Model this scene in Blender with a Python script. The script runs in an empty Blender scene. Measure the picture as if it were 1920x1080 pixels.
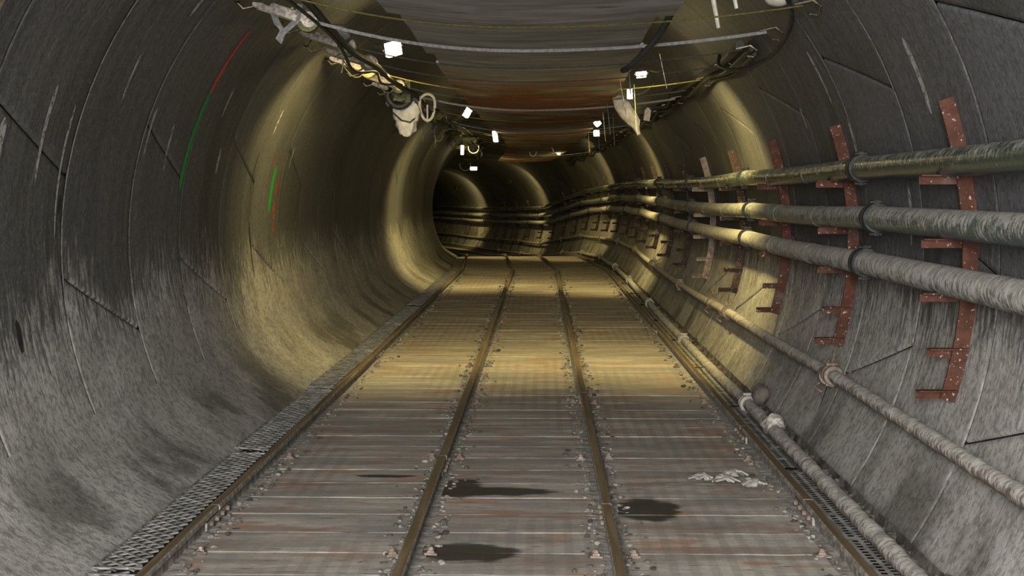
import bpy, math, random
from mathutils import Vector, Matrix
random.seed(7)
R = 2.0                      # inner radius of the tunnel lining
F = 2600.0                   # focal length in px of the 1920 wide frame
scene = bpy.context.scene
C = scene.collection
PI = math.pi

# ------------------------------------------------------------------ camera, world, exposure
cam_d = bpy.data.cameras.new('camera'); cam = bpy.data.objects.new('camera', cam_d); C.objects.link(cam)
cam_d.sensor_width = 36.0; cam_d.lens = F / 1920 * 36.0; cam_d.clip_end = 300; cam_d.clip_start = 0.05
CAM = Vector((0.24, 0.0, 0.268))
cam.location = CAM
cam.rotation_euler = (PI / 2 - math.atan(172 / F), 0, math.atan(55 / F))
scene.camera = cam
w = bpy.data.worlds.new('world'); scene.world = w; w.use_nodes = True
w.node_tree.nodes['Background'].inputs[0].default_value = (0.5, 0.5, 0.55, 1)
w.node_tree.nodes['Background'].inputs[1].default_value = 0.0
vs = scene.view_settings
vs.view_transform = 'Standard'; vs.look = 'None'; vs.gamma = 1.0; vs.exposure = 0.0
vs.use_curve_mapping = False
scene.cycles.max_bounces = 4; scene.cycles.diffuse_bounces = 2; scene.cycles.glossy_bounces = 1; scene.cycles.transparent_max_bounces = 6

def area_light(name, loc, target, energy, size, color, size_y=None):
    d = bpy.data.lights.new(name, 'AREA'); d.energy = energy; d.size = size; d.color = color
    if size_y: d.shape = 'RECTANGLE'; d.size_y = size_y
    o = bpy.data.objects.new(name, d); C.objects.link(o); o.location = loc
    o.rotation_euler = (Vector(target) - Vector(loc)).to_track_quat('-Z', 'Y').to_euler()
    return o
# unseen white area light behind the camera for the grey near stretch
area_light('rear_white_light', (-0.2, -2.4, 0.8), (0.1, 6.0, 0.1), 1040, 1.3, (1.0, 0.975, 0.94), 1.6)

# ------------------------------------------------------------------ tunnel axis
S0, RC = 24.2, 111.0
ZK = [(-20, 0), (14, 0), (23.6, .08), (28, .08), (34, 0), (38, -.2), (42.5, -.5), (53, -.62), (140, -.62)]
def zaxis(s):
    for (a, za), (b, zb) in zip(ZK, ZK[1:]):
        if s <= b:
            t = (s - a) / (b - a); t = t * t * (3 - 2 * t)
            return za + (zb - za) * t
    return ZK[-1][1]
def head(s): return max(0.0, s - S0) / RC
def ctr(s):
    a = head(s)
    if a == 0: return Vector((0, s, zaxis(s)))
    return Vector((-RC * (1 - math.cos(a)), S0 + RC * math.sin(a), zaxis(s)))
def P(s, x, z):
    a = head(s); c = ctr(s)
    return Vector((c.x + x * math.cos(a), c.y + x * math.sin(a), c.z + z))
TN = [-5, 25.0, 33.0, 37.0, 41.0, 45.0, 49.0, 53.0, 57.0, 61.0, 65.0, 70.0, 76.0, 82.0]
def PT(s, x, z):              # track alignment: straight lengths with kinks at the joints
    for a, b in zip(TN, TN[1:]):
        if s <= b:
            t = (s - a) / (b - a)
            return P(a, x, z).lerp(P(b, x, z), t)
    return P(s, x, z)
def PTN(s, nodes, x, z):
    for a, b in zip(nodes, nodes[1:]):
        if s <= b:
            t = (s - a) / (b - a)
            return P(a, x, z).lerp(P(b, x, z), t)
    return P(s, x, z)
def frame(s, x=0, z=0):
    return Matrix.Translation(P(s, x, z)) @ Matrix.Rotation(head(s), 4, 'Z')
def wallx(z): return math.sqrt(max(0, R * R - z * z))
ORD = ['nearest', 'second', 'third', 'fourth', 'fifth', 'sixth', 'seventh', 'eighth', 'ninth', 'tenth', 'eleventh', 'twelfth', 'thirteenth', 'fourteenth', 'fifteenth', 'sixteenth', 'seventeenth', 'eighteenth', 'nineteenth', 'twentieth', 'twenty-first', 'twenty-second', 'twenty-third', 'twenty-fourth', 'twenty-fifth', 'twenty-sixth']

# ------------------------------------------------------------------ node helper
class NT:
    def __init__(self, name):
        self.m = bpy.data.materials.new(name); self.m.use_nodes = True
        self.t = self.m.node_tree; self.b = self.t.nodes['Principled BSDF']
    def n(self, typ, **kw):
        nd = self.t.nodes.new(typ)
        for k, v in kw.items():
            if k.startswith('i_'):
                key = k[2:]; key = int(key) if key.isdigit() else key
                self.put(nd.inputs[key], v)
            else: setattr(nd, k, v)
        return nd
    def put(self, sock, v):
        if isinstance(v, bpy.types.NodeSocket): self.t.links.new(v, sock)
        elif isinstance(v, bpy.types.Node): self.t.links.new(v.outputs[0], sock)
        else:
            if isinstance(v, tuple) and len(v) == 3 and sock.type == 'RGBA': v = (*v, 1)
            sock.default_value = v
    def math(self, op, a, b=0.0, clamp=False):
        nd = self.t.nodes.new('ShaderNodeMath'); nd.operation = op; nd.use_clamp = clamp
        self.put(nd.inputs[0], a); self.put(nd.inputs[1], b); return nd.outputs[0]
    def ramp(self, v, a, b, lo=0.0, hi=1.0):
        nd = self.t.nodes.new('ShaderNodeMapRange'); nd.interpolation_type = 'SMOOTHSTEP'
        self.put(nd.inputs[0], v)
        for i, q in enumerate((a, b, lo, hi)): self.put(nd.inputs[i + 1], q)
        return nd.outputs[0]
    def mix(self, f, a, b, mode='MIX'):
        nd = self.t.nodes.new('ShaderNodeMix'); nd.data_type = 'RGBA'; nd.blend_type = mode
        self.put(nd.inputs[0], f); self.put(nd.inputs[6], a); self.put(nd.inputs[7], b); return nd.outputs[2]
    def map(self, vec, scale=(1, 1, 1), loc=(0, 0, 0)):
        nd = self.t.nodes.new('ShaderNodeMapping'); self.put(nd.inputs[0], vec)
        nd.inputs['Scale'].default_value = scale; nd.inputs['Location'].default_value = loc; return nd.outputs[0]
    def noise(self, vec, scale, detail=4, rough=.55):
        nd = self.t.nodes.new('ShaderNodeTexNoise'); self.put(nd.inputs['Vector'], vec)
        nd.inputs['Scale'].default_value = scale; nd.inputs['Detail'].default_value = detail; nd.inputs['Roughness'].default_value = rough
        return nd.outputs[0]
    def pos(self): return self.t.nodes.new('ShaderNodeNewGeometry').outputs['Position']
    def uv(self): return self.t.nodes.new('ShaderNodeUVMap').outputs[0]
    def obj(self): return self.t.nodes.new('ShaderNodeTexCoord').outputs['Object']
    def rnd(self): return self.t.nodes.new('ShaderNodeObjectInfo').outputs['Random']
    def sep(self, vec):
        nd = self.t.nodes.new('ShaderNodeSeparateXYZ'); self.put(nd.inputs[0], vec); return nd.outputs
    def nrm(self): return self.t.nodes.new('ShaderNodeNewGeometry').outputs['Normal']
    def out(self, col, rough=.8, metal=0.0, bump=None, bs=.3, bd=.01, spec=.3):
        self.put(self.b.inputs['Base Color'], col); self.put(self.b.inputs['Roughness'], rough); self.put(self.b.inputs['Metallic'], metal)
        self.b.inputs['Specular IOR Level'].default_value = spec
        if bump is not None:
            nd = self.t.nodes.new('ShaderNodeBump'); nd.inputs['Strength'].default_value = bs; nd.inputs['Distance'].default_value = bd
            self.put(nd.inputs['Height'], bump); self.t.links.new(nd.outputs[0], self.b.inputs['Normal'])
        return self.m

def simple(name, c1, c2, scale=20, rough=.7, metal=0.0, bs=.25, bd=.004, spec=.3, stretch=(1, 1, 1)):
    t = NT(name); v = t.map(t.obj(), stretch)
    n = t.noise(v, scale); f = t.ramp(n, .35, .65)
    return t.out(t.mix(f, c1, c2), rough, metal, n, bs, bd, spec)

def mat_lining():
    t = NT('lining_concrete'); uv = t.uv(); pos = t.pos(); z = t.sep(pos)[2]
    big = t.noise(t.map(uv, (.5, .9, 1)), 1.3, 3)
    arc = t.noise(t.map(uv, (.35, 6, 1)), 2.2, 4)            # streaks along the ring
    run = t.noise(t.map(uv, (2.2, 11, 1)), 2.6, 4, .7)         # dust streaks
    fine = t.noise(pos, 70, 2, .7)
    base = t.mix(t.ramp(arc, .3, .72), (.062, .062, .061), (.105, .104, .1))
    base = t.mix(t.ramp(big, .5, .68, 0, .6), base, (.034, .034, .033))
    base = t.mix(t.math('MULTIPLY', t.math('POWER', t.rnd(), 2.0), .6), base, (.15, .15, .163))
    base = t.mix(t.ramp(t.noise(t.map(uv, (1.5, 7, 1), (7, 3, 0)), 3.1, 3), .64, .7, 0, .35), base, (.27, .265, .25))   # smears of grout
    # splashed cement dust on the lower half
    h = t.math('ADD', t.math('MULTIPLY', z, -1.0), t.math('ADD', t.math('MULTIPLY', t.math('SUBTRACT', run, .5), 1.5), t.math('MULTIPLY', t.math('SUBTRACT', big, .5), .9)))
    dust = t.ramp(h, .03, .50)
    dcol = t.mix(t.ramp(t.noise(uv, 3.4, 4, .6), .35, .7), (.34, .325, .30), (.46, .445, .42))
    dcol = t.mix(t.ramp(run, .36, .56, .34, 0), dcol, (.19, .18, .165))
    col = t.mix(dust, base, dcol)
    # white flecks
    fl = t.noise(t.map(uv, (9, 26, 1)), 3.0, 3, .6)
    col = t.mix(t.ramp(fl, .66, .72, 0, .55), col, (.5, .49, .47))
    # dark damp patches near the foot
    dp = t.noise(t.map(uv, (.9, 1.3, 1), (2, 9, 0)), 1.2, 4, .6)
    damp = t.math('MULTIPLY', t.ramp(z, -.6, -1.0), t.ramp(dp, .46, .62))
    col = t.mix(t.math('MULTIPLY', damp, .75), col, (.10, .092, .076))
    sp = t.noise(pos, 30, 2, .7)
    col = t.mix(t.ramp(sp, .42, .66, 0, .8), col, t.mix(.55, col, (.03, .03, .03)))
    col = t.mix(t.ramp(fine, .5, .78, 0, .3), col, t.mix(.5, col, (.45, .44, .42)))
    rough = t.ramp(dust, 0, 1, .62, .95)
    return t.out(col, rough, 0, t.math('ADD', fine, t.math('MULTIPLY', run, .8)), .42, .006, .25)
M = {}
M['lining'] = mat_lining()

def mat_plank():
    t = NT('muddy_plank'); pos = t.pos(); x, y, z = t.sep(pos)
    o = t.obj()
    grain = t.noise(t.map(pos, (1.4, 22, 1)), 2.5, 4, .65)
    mud = t.noise(t.map(pos, (1, 1.5, 1)), 2.2, 5, .6)
    rust = t.noise(t.map(pos, (1.2, 3.5, 1), (3, 1, 0)), 1.9, 5, .6)
    tone = t.mix(t.rnd(), (.36, .325, .285), (.48, .44, .395))
    col = t.mix(t.ramp(grain, .36, .62, 0, .75), tone, (.62, .57, .49))
    col = t.mix(t.math('MULTIPLY', t.ramp(rust, .5, .62), t.ramp(grain, .38, .58, .3, .9)), col, (.42, .22, .115))
    col = t.mix(t.ramp(mud, .45, .62, 0, .8), col, (.36, .345, .32))
    slit = t.noise(t.map(pos, (3.2, 42, 1), (0, 5, 0)), 2.0, 2, .5)
    slitm = t.ramp(slit, .675, .70)
    col = t.mix(slitm, col, (.04, .035, .03))
    col = t.mix(t.ramp(t.noise(t.map(pos, (1, 1, 1)), 45, 3, .7), .4, .75, 0, .35), col, (.2, .18, .155))
    band = t.noise(t.map(pos, (.35, 3.2, 1), (1, 2, 0)), 1.7, 3, .6)
    col = t.mix(t.ramp(band, .42, .6, .5, 0), col, (.2, .18, .155))
    rib = t.n('ShaderNodeTexWave', wave_type='BANDS', bands_direction='X'); t.put(rib.inputs['Vector'], pos); rib.inputs['Scale'].default_value = 4.0; rib.inputs['Distortion'].default_value = .6
    rmask = t.math('MULTIPLY', t.ramp(t.noise(t.map(pos, (.7, .35, 1), (5, 1, 0)), 1.0, 2), .46, .58), t.ramp(rib.outputs['Fac'], .35, .75, 0, .28))
    col = t.mix(rmask, col, (.19, .165, .135))
    # spilled-oil patches
    def spot(cx, cy, rx, ry):
        dx = t.math('DIVIDE', t.math('SUBTRACT', x, cx), rx); dy = t.math('DIVIDE', t.math('SUBTRACT', y, cy), ry)
        r2 = t.math('ADD', t.math('MULTIPLY', dx, dx), t.math('MULTIPLY', dy, dy))
        r2 = t.math('ADD', r2, t.math('MULTIPLY', t.math('SUBTRACT', t.noise(t.map(pos, (2, 6, 1)), 3, 4), .5), 1.6))
        return t.ramp(r2, 1.1, .6)
    oil = t.math('MAXIMUM', t.math('MAXIMUM', spot(.0, 6.55, .34, .10), spot(-.06, 5.42, .23, .16)), t.math('MAXIMUM', spot(-.55, 6.9, .16, .04), t.math('MAXIMUM', spot(-.15, 6.62, .12, .22), spot(.72, 6.2, .16, .25))))
    col = t.mix(t.math('MULTIPLY', oil, .9), col, (.03, .027, .02))
    hgt = t.math('ADD', t.math('MULTIPLY', grain, 1.2), t.math('ADD', t.math('MULTIPLY', rib.outputs['Fac'], .5), t.math('MULTIPLY', slitm, -1.0)))
    return t.out(col, t.mix(oil, (.9, .9, .9), (.65, .65, .65)), 0, hgt, .22, .005, .25)
M['plank'] = mat_plank()

def mat_dusty(name, metal_col, dust_col, lo, hi, rough=.4, ring=True):
    t = NT(name); pos = t.pos(); nz = t.sep(t.nrm())[2]
    st = t.noise(t.map(pos, (5, 2.2, 5)), 4.0, 6, .7); fine = t.noise(t.map(pos, (1.2, 1, 1.2)), 34, 4, .7)
    scr = t.noise(t.map(pos, (8, 19, 8)), 3.0, 5, .75)
    f = t.math('ADD', t.math('MULTIPLY', nz, .28), t.math('ADD', st, t.math('MULTIPLY', t.math('SUBTRACT', scr, .5), 1.5)))
    d = t.ramp(f, lo, hi)
    dk = tuple(c * .5 for c in dust_col); lt = tuple(min(1, c * 1.3) for c in dust_col)
    blot = t.noise(t.map(pos, (2.5, 9, 2.5), (3, 3, 3)), 3.2, 4, .7)
    col = t.mix(d, metal_col, t.mix(t.ramp(t.math('ADD', scr, t.math('MULTIPLY', blot, .6)), .62, .95), dk, lt))
    col = t.mix(t.ramp(scr, .62, .72, 0, .6), col, (.55, .54, .52))
    return t.out(col, t.ramp(d, 0, 1, rough, .95), 0, t.math('ADD', fine, t.math('MULTIPLY', scr, .5)), .4, .004, .5)
M['pipe_a'] = mat_dusty('green_steel_pipe', (.045, .062, .05), (.30, .30, .27), .50, 1.0, .22)
M['pipe_b'] = mat_dusty('dusty_teal_pipe', (.05, .075, .073), (.32, .31, .285), .30, .78, .35)
M['pipe_c'] = mat_dusty('dust_coated_pipe', (.07, .075, .07), (.36, .345, .315), .12, .55, .6)
M['pipe_d'] = mat_dusty('mud_caked_pipe', (.13, .10, .08), (.43, .41, .375), .32, .72, .8)
M['coupling'] = simple('dark_coupling_steel', (.014, .016, .016), (.04, .042, .04), 30, .6, spec=.2)

def mat_rust(name, a, b, dust=.35):
    t = NT(name); pos = t.pos(); n1 = t.noise(pos, 16, 5, .65); n2 = t.noise(t.map(pos, (1, 1, 1), (4, 4, 4)), 60, 3)
    col = t.mix(t.ramp(n1, .35, .65), a, b)
    col = t.mix(t.ramp(n2, .62, .7, 0, .8), col, (.42, .38, .35))
    col = t.mix(t.ramp(t.noise(pos, 5, 4), .55, .8, 0, dust), col, (.3, .27, .24))
    return t.out(col, .85, 0, n1, .4, .004, .2)
M['rust'] = mat_rust('rust_red_steel', (.055, .022, .014), (.088, .036, .024))
M['rust_dark'] = mat_rust('dark_brown_steel', (.03, .02, .016), (.06, .036, .028))
M['rust_dust'] = mat_rust('dusty_brown_steel', (.13, .09, .07), (.24, .195, .16), .7)
def mat_rail():
    t = NT('rail_steel'); pos = t.pos(); nz = t.sep(t.nrm())[2]
    st = t.noise(t.map(pos, (12, .5, 12)), 3, 5); n1 = t.noise(pos, 24, 5, .65)
    side = t.mix(t.ramp(n1, .4, .65), (.16, .14, .12), (.4, .375, .345))
    top = t.mix(t.ramp(st, .35, .65), (.12, .085, .043), (.20, .15, .085))
    tm = t.ramp(nz, .6, .9)
    col = t.mix(tm, side, top)
    return t.out(col, t.ramp(tm, 0, 1, .85, .5), 0.0, n1, .25, .002, .4)
M['rail'] = mat_rail()
M['mud'] = simple('grey_mud', (.24, .225, .2), (.40, .375, .335), 14, .95, bs=.7, bd=.02)
M['crumb'] = simple('crumbled_mud', (.10, .092, .08), (.30, .28, .25), 22, .95, bs=.6, bd=.01)
M['mud_dark'] = simple('dark_damp_mud', (.05, .045, .037), (.13, .118, .1), 9, .9, bs=.8, bd=.02)
M['mesh'] = simple('galvanised_mesh', (.13, .127, .118), (.31, .305, .29), 12, .7, .1)
M['perf'] = simple('dusty_perforated_plate', (.2, .195, .18), (.38, .37, .35), 9, .8, .1)
def mat_sheet():
    t = NT('grey_stained_plywood'); pos = t.pos(); x, y, z = t.sep(pos)
    n = t.noise(t.map(pos, (1.1, 5, 1)), 2.2, 6, .6); f = t.noise(t.map(pos, (5, 1, 1)), 14, 5, .7)
    col = t.mix(t.ramp(n, .35, .65), (.24, .235, .215), (.38, .375, .35))
    rs = t.noise(t.map(pos, (.8, 1.1, 1), (2, 0, 0)), 1.3, 5, .65)
    rm = t.math('MULTIPLY', t.ramp(y, 9.4, 11.4), t.ramp(rs, .36, .56))     # the farther sheets are rust-stained
    col = t.mix(rm, col, (.21, .088, .038))
    col = t.mix(t.ramp(f, .62, .72, 0, .5), col, (.33, .325, .31))
    col = t.mix(t.ramp(t.noise(t.map(pos, (1.2, 9, 1)), 2.5, 3), .68, .72, 0, .8), col, (.05, .025, .018))
    return t.out(col, .85, 0, f, .3, .004, .2)
M['sheet'] = mat_sheet()
M['zinc'] = simple('yellow_zinc_plate', (.11, .115, .085), (.28, .225, .205), 45, .4, .4, bs=.1)
M['joint'] = simple('joint_grout', (.06, .058, .054), (.15, .145, .135), 8, .95)
M['web_olive'] = simple('olive_webbing', (.075, .08, .035), (.15, .15, .075), 40, .85)
M['web_grey'] = simple('grey_webbing', (.13, .128, .125), (.21, .205, .2), 50, .9)
M['rope_yellow'] = simple('yellow_rope', (.06, .055, .014), (.1, .09, .032), 60, .95, spec=.1)
M['rope_grey'] = simple('grey_rope', (.04, .038, .033), (.075, .072, .064), 60, .95, spec=.1)
M['black'] = simple('black_rubber', (.012, .012, .012), (.035, .034, .032), 30, .55)
M['hook'] = simple('hook_wire', (.05, .045, .03), (.2, .18, .12), 30, .35, .8)
M['white'] = simple('white_wrapping', (.50, .47, .41), (.68, .64, .57), 18, .85, bs=.5, bd=.01)
M['cable_pale'] = simple('pale_cable', (.40, .38, .33), (.55, .52, .45), 30, .7)
M['yellow'] = simple('yellow_plastic', (.50, .38, .04), (.62, .50, .08), 20, .6)
M['grey_metal'] = simple('grey_lamp_metal', (.06, .06, .058), (.14, .138, .13), 20, .5, .3)
def mat_paint(name, col, lo=.42, hi=.55):
    t = NT(name); pos = t.pos(); n = t.noise(pos, 26, 5, .75)
    t.put(t.b.inputs['Alpha'], t.ramp(n, lo, hi))
    return t.out(col, .9)
M['paint_red'] = mat_paint('red_spray_paint', (.62, .07, .02), .25, .42)
M['paint_green'] = mat_paint('green_spray_paint', (.02, .28, .035), .25, .42)
M['paint_faint'] = mat_paint('faded_green_paint', (.09, .2, .09), .46, .7)
M['paint_orange'] = mat_paint('orange_spray_paint', (.45, .11, .02), .45, .62)
M['chalk'] = mat_paint('grout_smear', (.36, .355, .34), .32, .55)
M['crack'] = mat_paint('crack_dark', (.02, .018, .014), .3, .4)
def mat_emit(name, col, st):
    t = NT(name); t.b.inputs['Base Color'].default_value = (*col, 1)
    t.b.inputs['Emission Color'].default_value = (*col, 1); t.b.inputs['Emission Strength'].default_value = st
    return t.m
M['glow'] = mat_emit('lamp_glass_lit', (1, .93, .72), 9)

# ------------------------------------------------------------------ mesh helper
class MB:
    def __init__(self): self.v = []; self.f = []; self.uv = []
    def quad(self, *pts):
        i = len(self.v); self.v += [Vector(p) for p in pts]; self.f.append(tuple(range(i, i + len(pts))))
    def box(self, c, s, rot=None, taper=1.0):
        c = Vector(c); i = len(self.v); hx, hy, hz = s[0] / 2, s[1] / 2, s[2] / 2
        for z in (-1, 1):
            k = taper if z > 0 else 1.0
            for x, y in ((-1, -1), (1, -1), (1, 1), (-1, 1)):
                p = Vector((x * hx * k, y * hy * k, z * hz))
                if rot is not None: p = rot @ p
                self.v.append(c + p)
        for q in ((0, 3, 2, 1), (4, 5, 6, 7), (0, 1, 5, 4), (1, 2, 6, 5), (2, 3, 7, 6), (3, 0, 4, 7)):
            self.f.append(tuple(i + a for a in q))
        return self
    def tube(self, pts, r, n=8, closed=False, jit=0.0, flat=None, up=Vector((0, 0, 1)), cap=True):
        pts = [Vector(p) for p in pts]; m = len(pts); i0 = len(self.v)
        rr = r if isinstance(r, (list, tuple)) else [r] * m
        for k, p in enumerate(pts):
            if closed: tan = pts[(k + 1) % m] - pts[k - 1]
            else: tan = pts[min(k + 1, m - 1)] - pts[max(k - 1, 0)]
            tan.normalize()
            u = up if abs(tan.dot(up)) < .95 else Vector((1, 0, 0)) if abs(tan.x) < .9 else Vector((0, 1, 0))
            a = tan.cross(u).normalized(); b = a.cross(tan).normalized()
            for j in range(n):
                t = 2 * PI * (j + .5) / n
                rad = rr[k] * (1 + random.uniform(-jit, jit))
                fa, fb = flat if flat else (1, 1)
                self.v.append(p + a * math.cos(t) * rad * fa + b * math.sin(t) * rad * fb)
        for k in range(m if closed else m - 1):
            for j in range(n):
                A = i0 + k * n; B = i0 + ((k + 1) % m) * n
                self.f.append((A + j, A + (j + 1) % n, B + (j + 1) % n, B + j))
        if not closed and cap:
            self.f.append(tuple(i0 + j for j in reversed(range(n)))); self.f.append(tuple(i0 + (m - 1) * n + j for j in range(n)))
        return self
    def ring(self, s_or_c, axis, r0, r1, h, n=20):      # solid annulus
        c = Vector(s_or_c); ax = Vector(axis).normalized(); u = ax.orthogonal().normalized(); v = ax.cross(u); i = len(self.v)
        for k in range(n):
            d = u * math.cos(2 * PI * k / n) + v * math.sin(2 * PI * k / n)
            self.v += [c + d * r0 - ax * h / 2, c + d * r1 - ax * h / 2, c + d * r1 + ax * h / 2, c + d * r0 + ax * h / 2]
        for k in range(n):
            a = i + 4 * k; b = i + 4 * ((k + 1) % n)
            for q in range(4): self.f.append((a + q, b + q, b + (q + 1) % 4, a + (q + 1) % 4))
        return self
    def cyl(self, a, b, r, n=10): return self.tube([a, b], r, n)
    def blob(self, c, s, jit=.2, n=8, m=6):
        c = Vector(c); i = len(self.v); self.v.append(c + Vector((0, 0, -s[2])))
        for k in range(1, m):
            ph = -PI / 2 + PI * k / m
            for j in range(n):
                t = 2 * PI * j / n; q = 1 + random.uniform(-jit, jit)
                self.v.append(c + Vector((s[0] * math.cos(ph) * math.cos(t) * q, s[1] * math.cos(ph) * math.sin(t) * q, s[2] * math.sin(ph) * q)))
        self.v.append(c + Vector((0, 0, s[2]))); e = len(self.v) - 1
        for j in range(n):
            self.f.append((i, i + 1 + (j + 1) % n, i + 1 + j)); self.f.append((e, i + 1 + (m - 2) * n + j, i + 1 + (m - 2) * n + (j + 1) % n))
            for k in range(m - 2):
                a = i + 1 + k * n; b = a + n
                self.f.append((a + j, a + (j + 1) % n, b + (j + 1) % n, b + j))
        return self
    def mesh(self, name, smooth=False, recalc=True):
        me = bpy.data.meshes.new(name); me.from_pydata([tuple(p) for p in self.v], [], self.f)
        if recalc:
            import bmesh
            bm = bmesh.new(); bm.from_mesh(me); bmesh.ops.recalc_face_normals(bm, faces=bm.faces); bm.to_mesh(me); bm.free()
        if smooth:
            me.polygons.foreach_set('use_smooth', [True] * len(me.polygons))
            try: me.set_sharp_from_angle(angle=math.radians(40))
            except Exception: pass
        me.update(); return me
    def build(self, name, mat, parent=None, smooth=False):
        return link(name, self.mesh(name, smooth), mat, parent)

def link(name, me, mat, parent=None):
    if mat is not None and not me.materials: me.materials.append(M[mat])
    o = bpy.data.objects.new(name, me); C.objects.link(o)
    if parent is not None: o.parent = parent
    return o
def tag(o, label=None, cat=None, group=None, kind=None):
    if label: o['label'] = label
    if cat: o['category'] = cat
    if group: o['group'] = group
    if kind: o['kind'] = kind
    return o
def empty(name, loc=(0, 0, 0), rz=0.0):
    o = bpy.data.objects.new(name, None); C.objects.link(o); o.location = loc; o.rotation_euler = (0, 0, rz); o.empty_display_size = .1; return o
def copy_tree(o, parent=None):
    c = o.copy(); C.objects.link(c); c.parent = parent
    for ch in list(o.children): copy_tree(ch, c)
    return c

# ------------------------------------------------------------------ lining: rings of concrete segments
RING, J0 = 1.06, 6.42
TYPE_A = [(26, 8), (107, 6), (188, 10), (262, 6), (344, -8)]
TYPE_B = [(2, 7), (85, -8), (165, 9), (240, 6), (308, -8)]
wall = empty('wall_lining'); tag(wall, 'round tunnel lining of grey concrete segment rings', kind='structure')
def lining_patch(mb, s0, s1, e0, e1, nth, ns, gap=.007):
    """one segment: curved inner face, rolled joint edges; e0/e1 = (centre angle, skew) of its two ends"""
    L = s1 - s0
    ts = [0.0, .006, .02] + [i / ns for i in range(1, ns)] + [.98, .994, 1.0]
    us = [0.0, .003, .010] + [i / nth for i in range(1, nth)] + [.99, .997, 1.0]
    dep_t = lambda q, n: .014 if q in (0, n - 1) else (.0015 if q in (1, n - 2) else 0.0)
    i0 = len(mb.v); nt, nu = len(ts), len(us)
    for a, t in enumerate(ts):
        s = s0 + .002 + (L - .004) * t
        A = math.radians(e0[0] + e0[1] * (t - .5)) + gap * .5 / R; B = math.radians(e1[0] + e1[1] * (t - .5)) - gap * .5 / R
        for b, u in enumerate(us):
            th = A + (B - A) * u
            r = R + max(dep_t(a, nt) * .28, dep_t(b, nu))
            mb.v.append(P(s, r * math.cos(th), r * math.sin(th))); mb.uv.append((th * R, s))
    for a in range(nt - 1):
        for b in range(nu - 1):
            i = i0 + a * nu + b
            mb.f.append((i, i + 1, i + nu + 1, i + nu))
def finish_lining(mb, name):
    me = bpy.data.meshes.new(name); me.from_pydata([tuple(p) for p in mb.v], [], mb.f)
    uvl = me.uv_layers.new(name='UVMap')
    li = [0] * len(me.loops); me.loops.foreach_get('vertex_index', li)
    flat = []
    for i in li: flat += mb.uv[i]
    uvl.data.foreach_set('uv', flat)
    me.polygons.foreach_set('use_smooth', [True] * len(me.polygons))
    return link(name, me, 'lining', wall)
far, near = MB(), MB()
k0, k1 = -11, 74
for k in range(k0, k1):
    s0 = J0 + RING * k; s1 = s0 + RING
    T = TYPE_A if k % 2 == 0 else TYPE_B
    for q in range(5):
        e0 = T[q]; e1 = T[(q + 1) % 5]
        if q == 4: e1 = (e1[0] + 360, e1[1])
        jit = random.uniform(-1.5, 1.5)
        if s1 < 3.0: lining_patch(near, s0, s1, e0, e1, 12, 2)
        elif s0 > 58: lining_patch(far, s0, s1, e0, e1, 10, 2)
        else:
            mb = MB(); lining_patch(mb, s0, s1, e0, e1, 22, 3); finish_lining(mb, 'lining_segment')
for m_ in (near, far):
    o = finish_lining(m_, 'lining_rings'); o['kind'] = 'stuff'
# outer packing ring so that no light leaks through the joints
pk = MB(); n = 40; ss = [J0 + RING * k for k in range(k0, k1, 1)]
for s in ss:
    for j in range(n): pk.v.append(P(s, 2.06 * math.cos(2 * PI * j / n), 2.06 * math.sin(2 * PI * j / n)))
for a in range(len(ss) - 1):
    for j in range(n): pk.f.append((a * n + j, a * n + (j + 1) % n, (a + 1) * n + (j + 1) % n, (a + 1) * n + j))
pk.build('joint_grout', 'joint', wall)

# paint lines, smears and holes on the lining (thin curved films)
def film(name, mat, s0, s1, th0, th1, w0, w1, n=14, off=.004):
    mb = MB()
    for i in range(n + 1):
        t = i / n; th = math.radians(th0 + (th1 - th0) * t); s = s0 + (s1 - s0) * t
        wd = w0 + (w1 - w0) * t
        if i in (0, n): wd *= .35
        r = R - off
        mb.v += [P(s - wd / 2, r * math.cos(th), r * math.sin(th)), P(s + wd / 2, r * math.cos(th), r * math.sin(th))]
    for i in range(n): mb.f.append((2 * i, 2 * i + 1, 2 * i + 3, 2 * i + 2))
    return mb.build(name, mat, wall)
film('paint_line', 'paint_red', 8.50, 8.49, 140, 154, .035, .05)
film('paint_line', 'paint_green', 8.49, 8.46, 153, 171, .06, .075)
film('paint_line', 'paint_faint', 8.46, 8.52, 171, 196, .07, .05)
film('paint_line', 'paint_green', 11.35, 11.32, 165, 176, .10, .11)
film('paint_line', 'paint_faint', 11.32, 11.36, 176, 189, .10, .07)
film('paint_line', 'paint_orange', 11.55, 11.52, 168, 181, .14, .10)
film('paint_line', 'paint_orange', 11.25, 11.25, 162, 167, .08, .05)
film('paint_line', 'paint_orange', 19.3, 19.35, -12, -25, .11, .07)
SM = [(7.25, 137, 143, .06), (5.55, 163, 170, .07), (6.0, 158, 171, .045), (6.9, 151, 158, .035), (7.55, 158, 166, .04), (8.0, 160, 168, .05), (6.3, 160, 178, .03),
      (9.0, 151, 157, .05), (9.3, 163, 168, .06), (7.9, 183, 186, .03), (5.95, 28, 18, .07), (7.7, 32, 23, .06), (7.5, 20, 12, .05), (7.75, 7, 2, .07), (6.6, 9, 1, .055), (5.3, -20, -26, .07),
      (7.35, -17, -24, .05), (8.3, -3, -12, .045), (8.6, 24, 20, .05), (6.55, -25, -31, .06), (10.8, 152, 158, .05), (11.9, 160, 165, .05)]
for s, a, b, wd in SM: film('grout_smear', 'chalk', s, s + .02, a, b, wd, wd * .6, 8)
film('joint_filler', 'rust_dust', 5.1, 5.1, 138, 158, .05, .05, 16)
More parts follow.
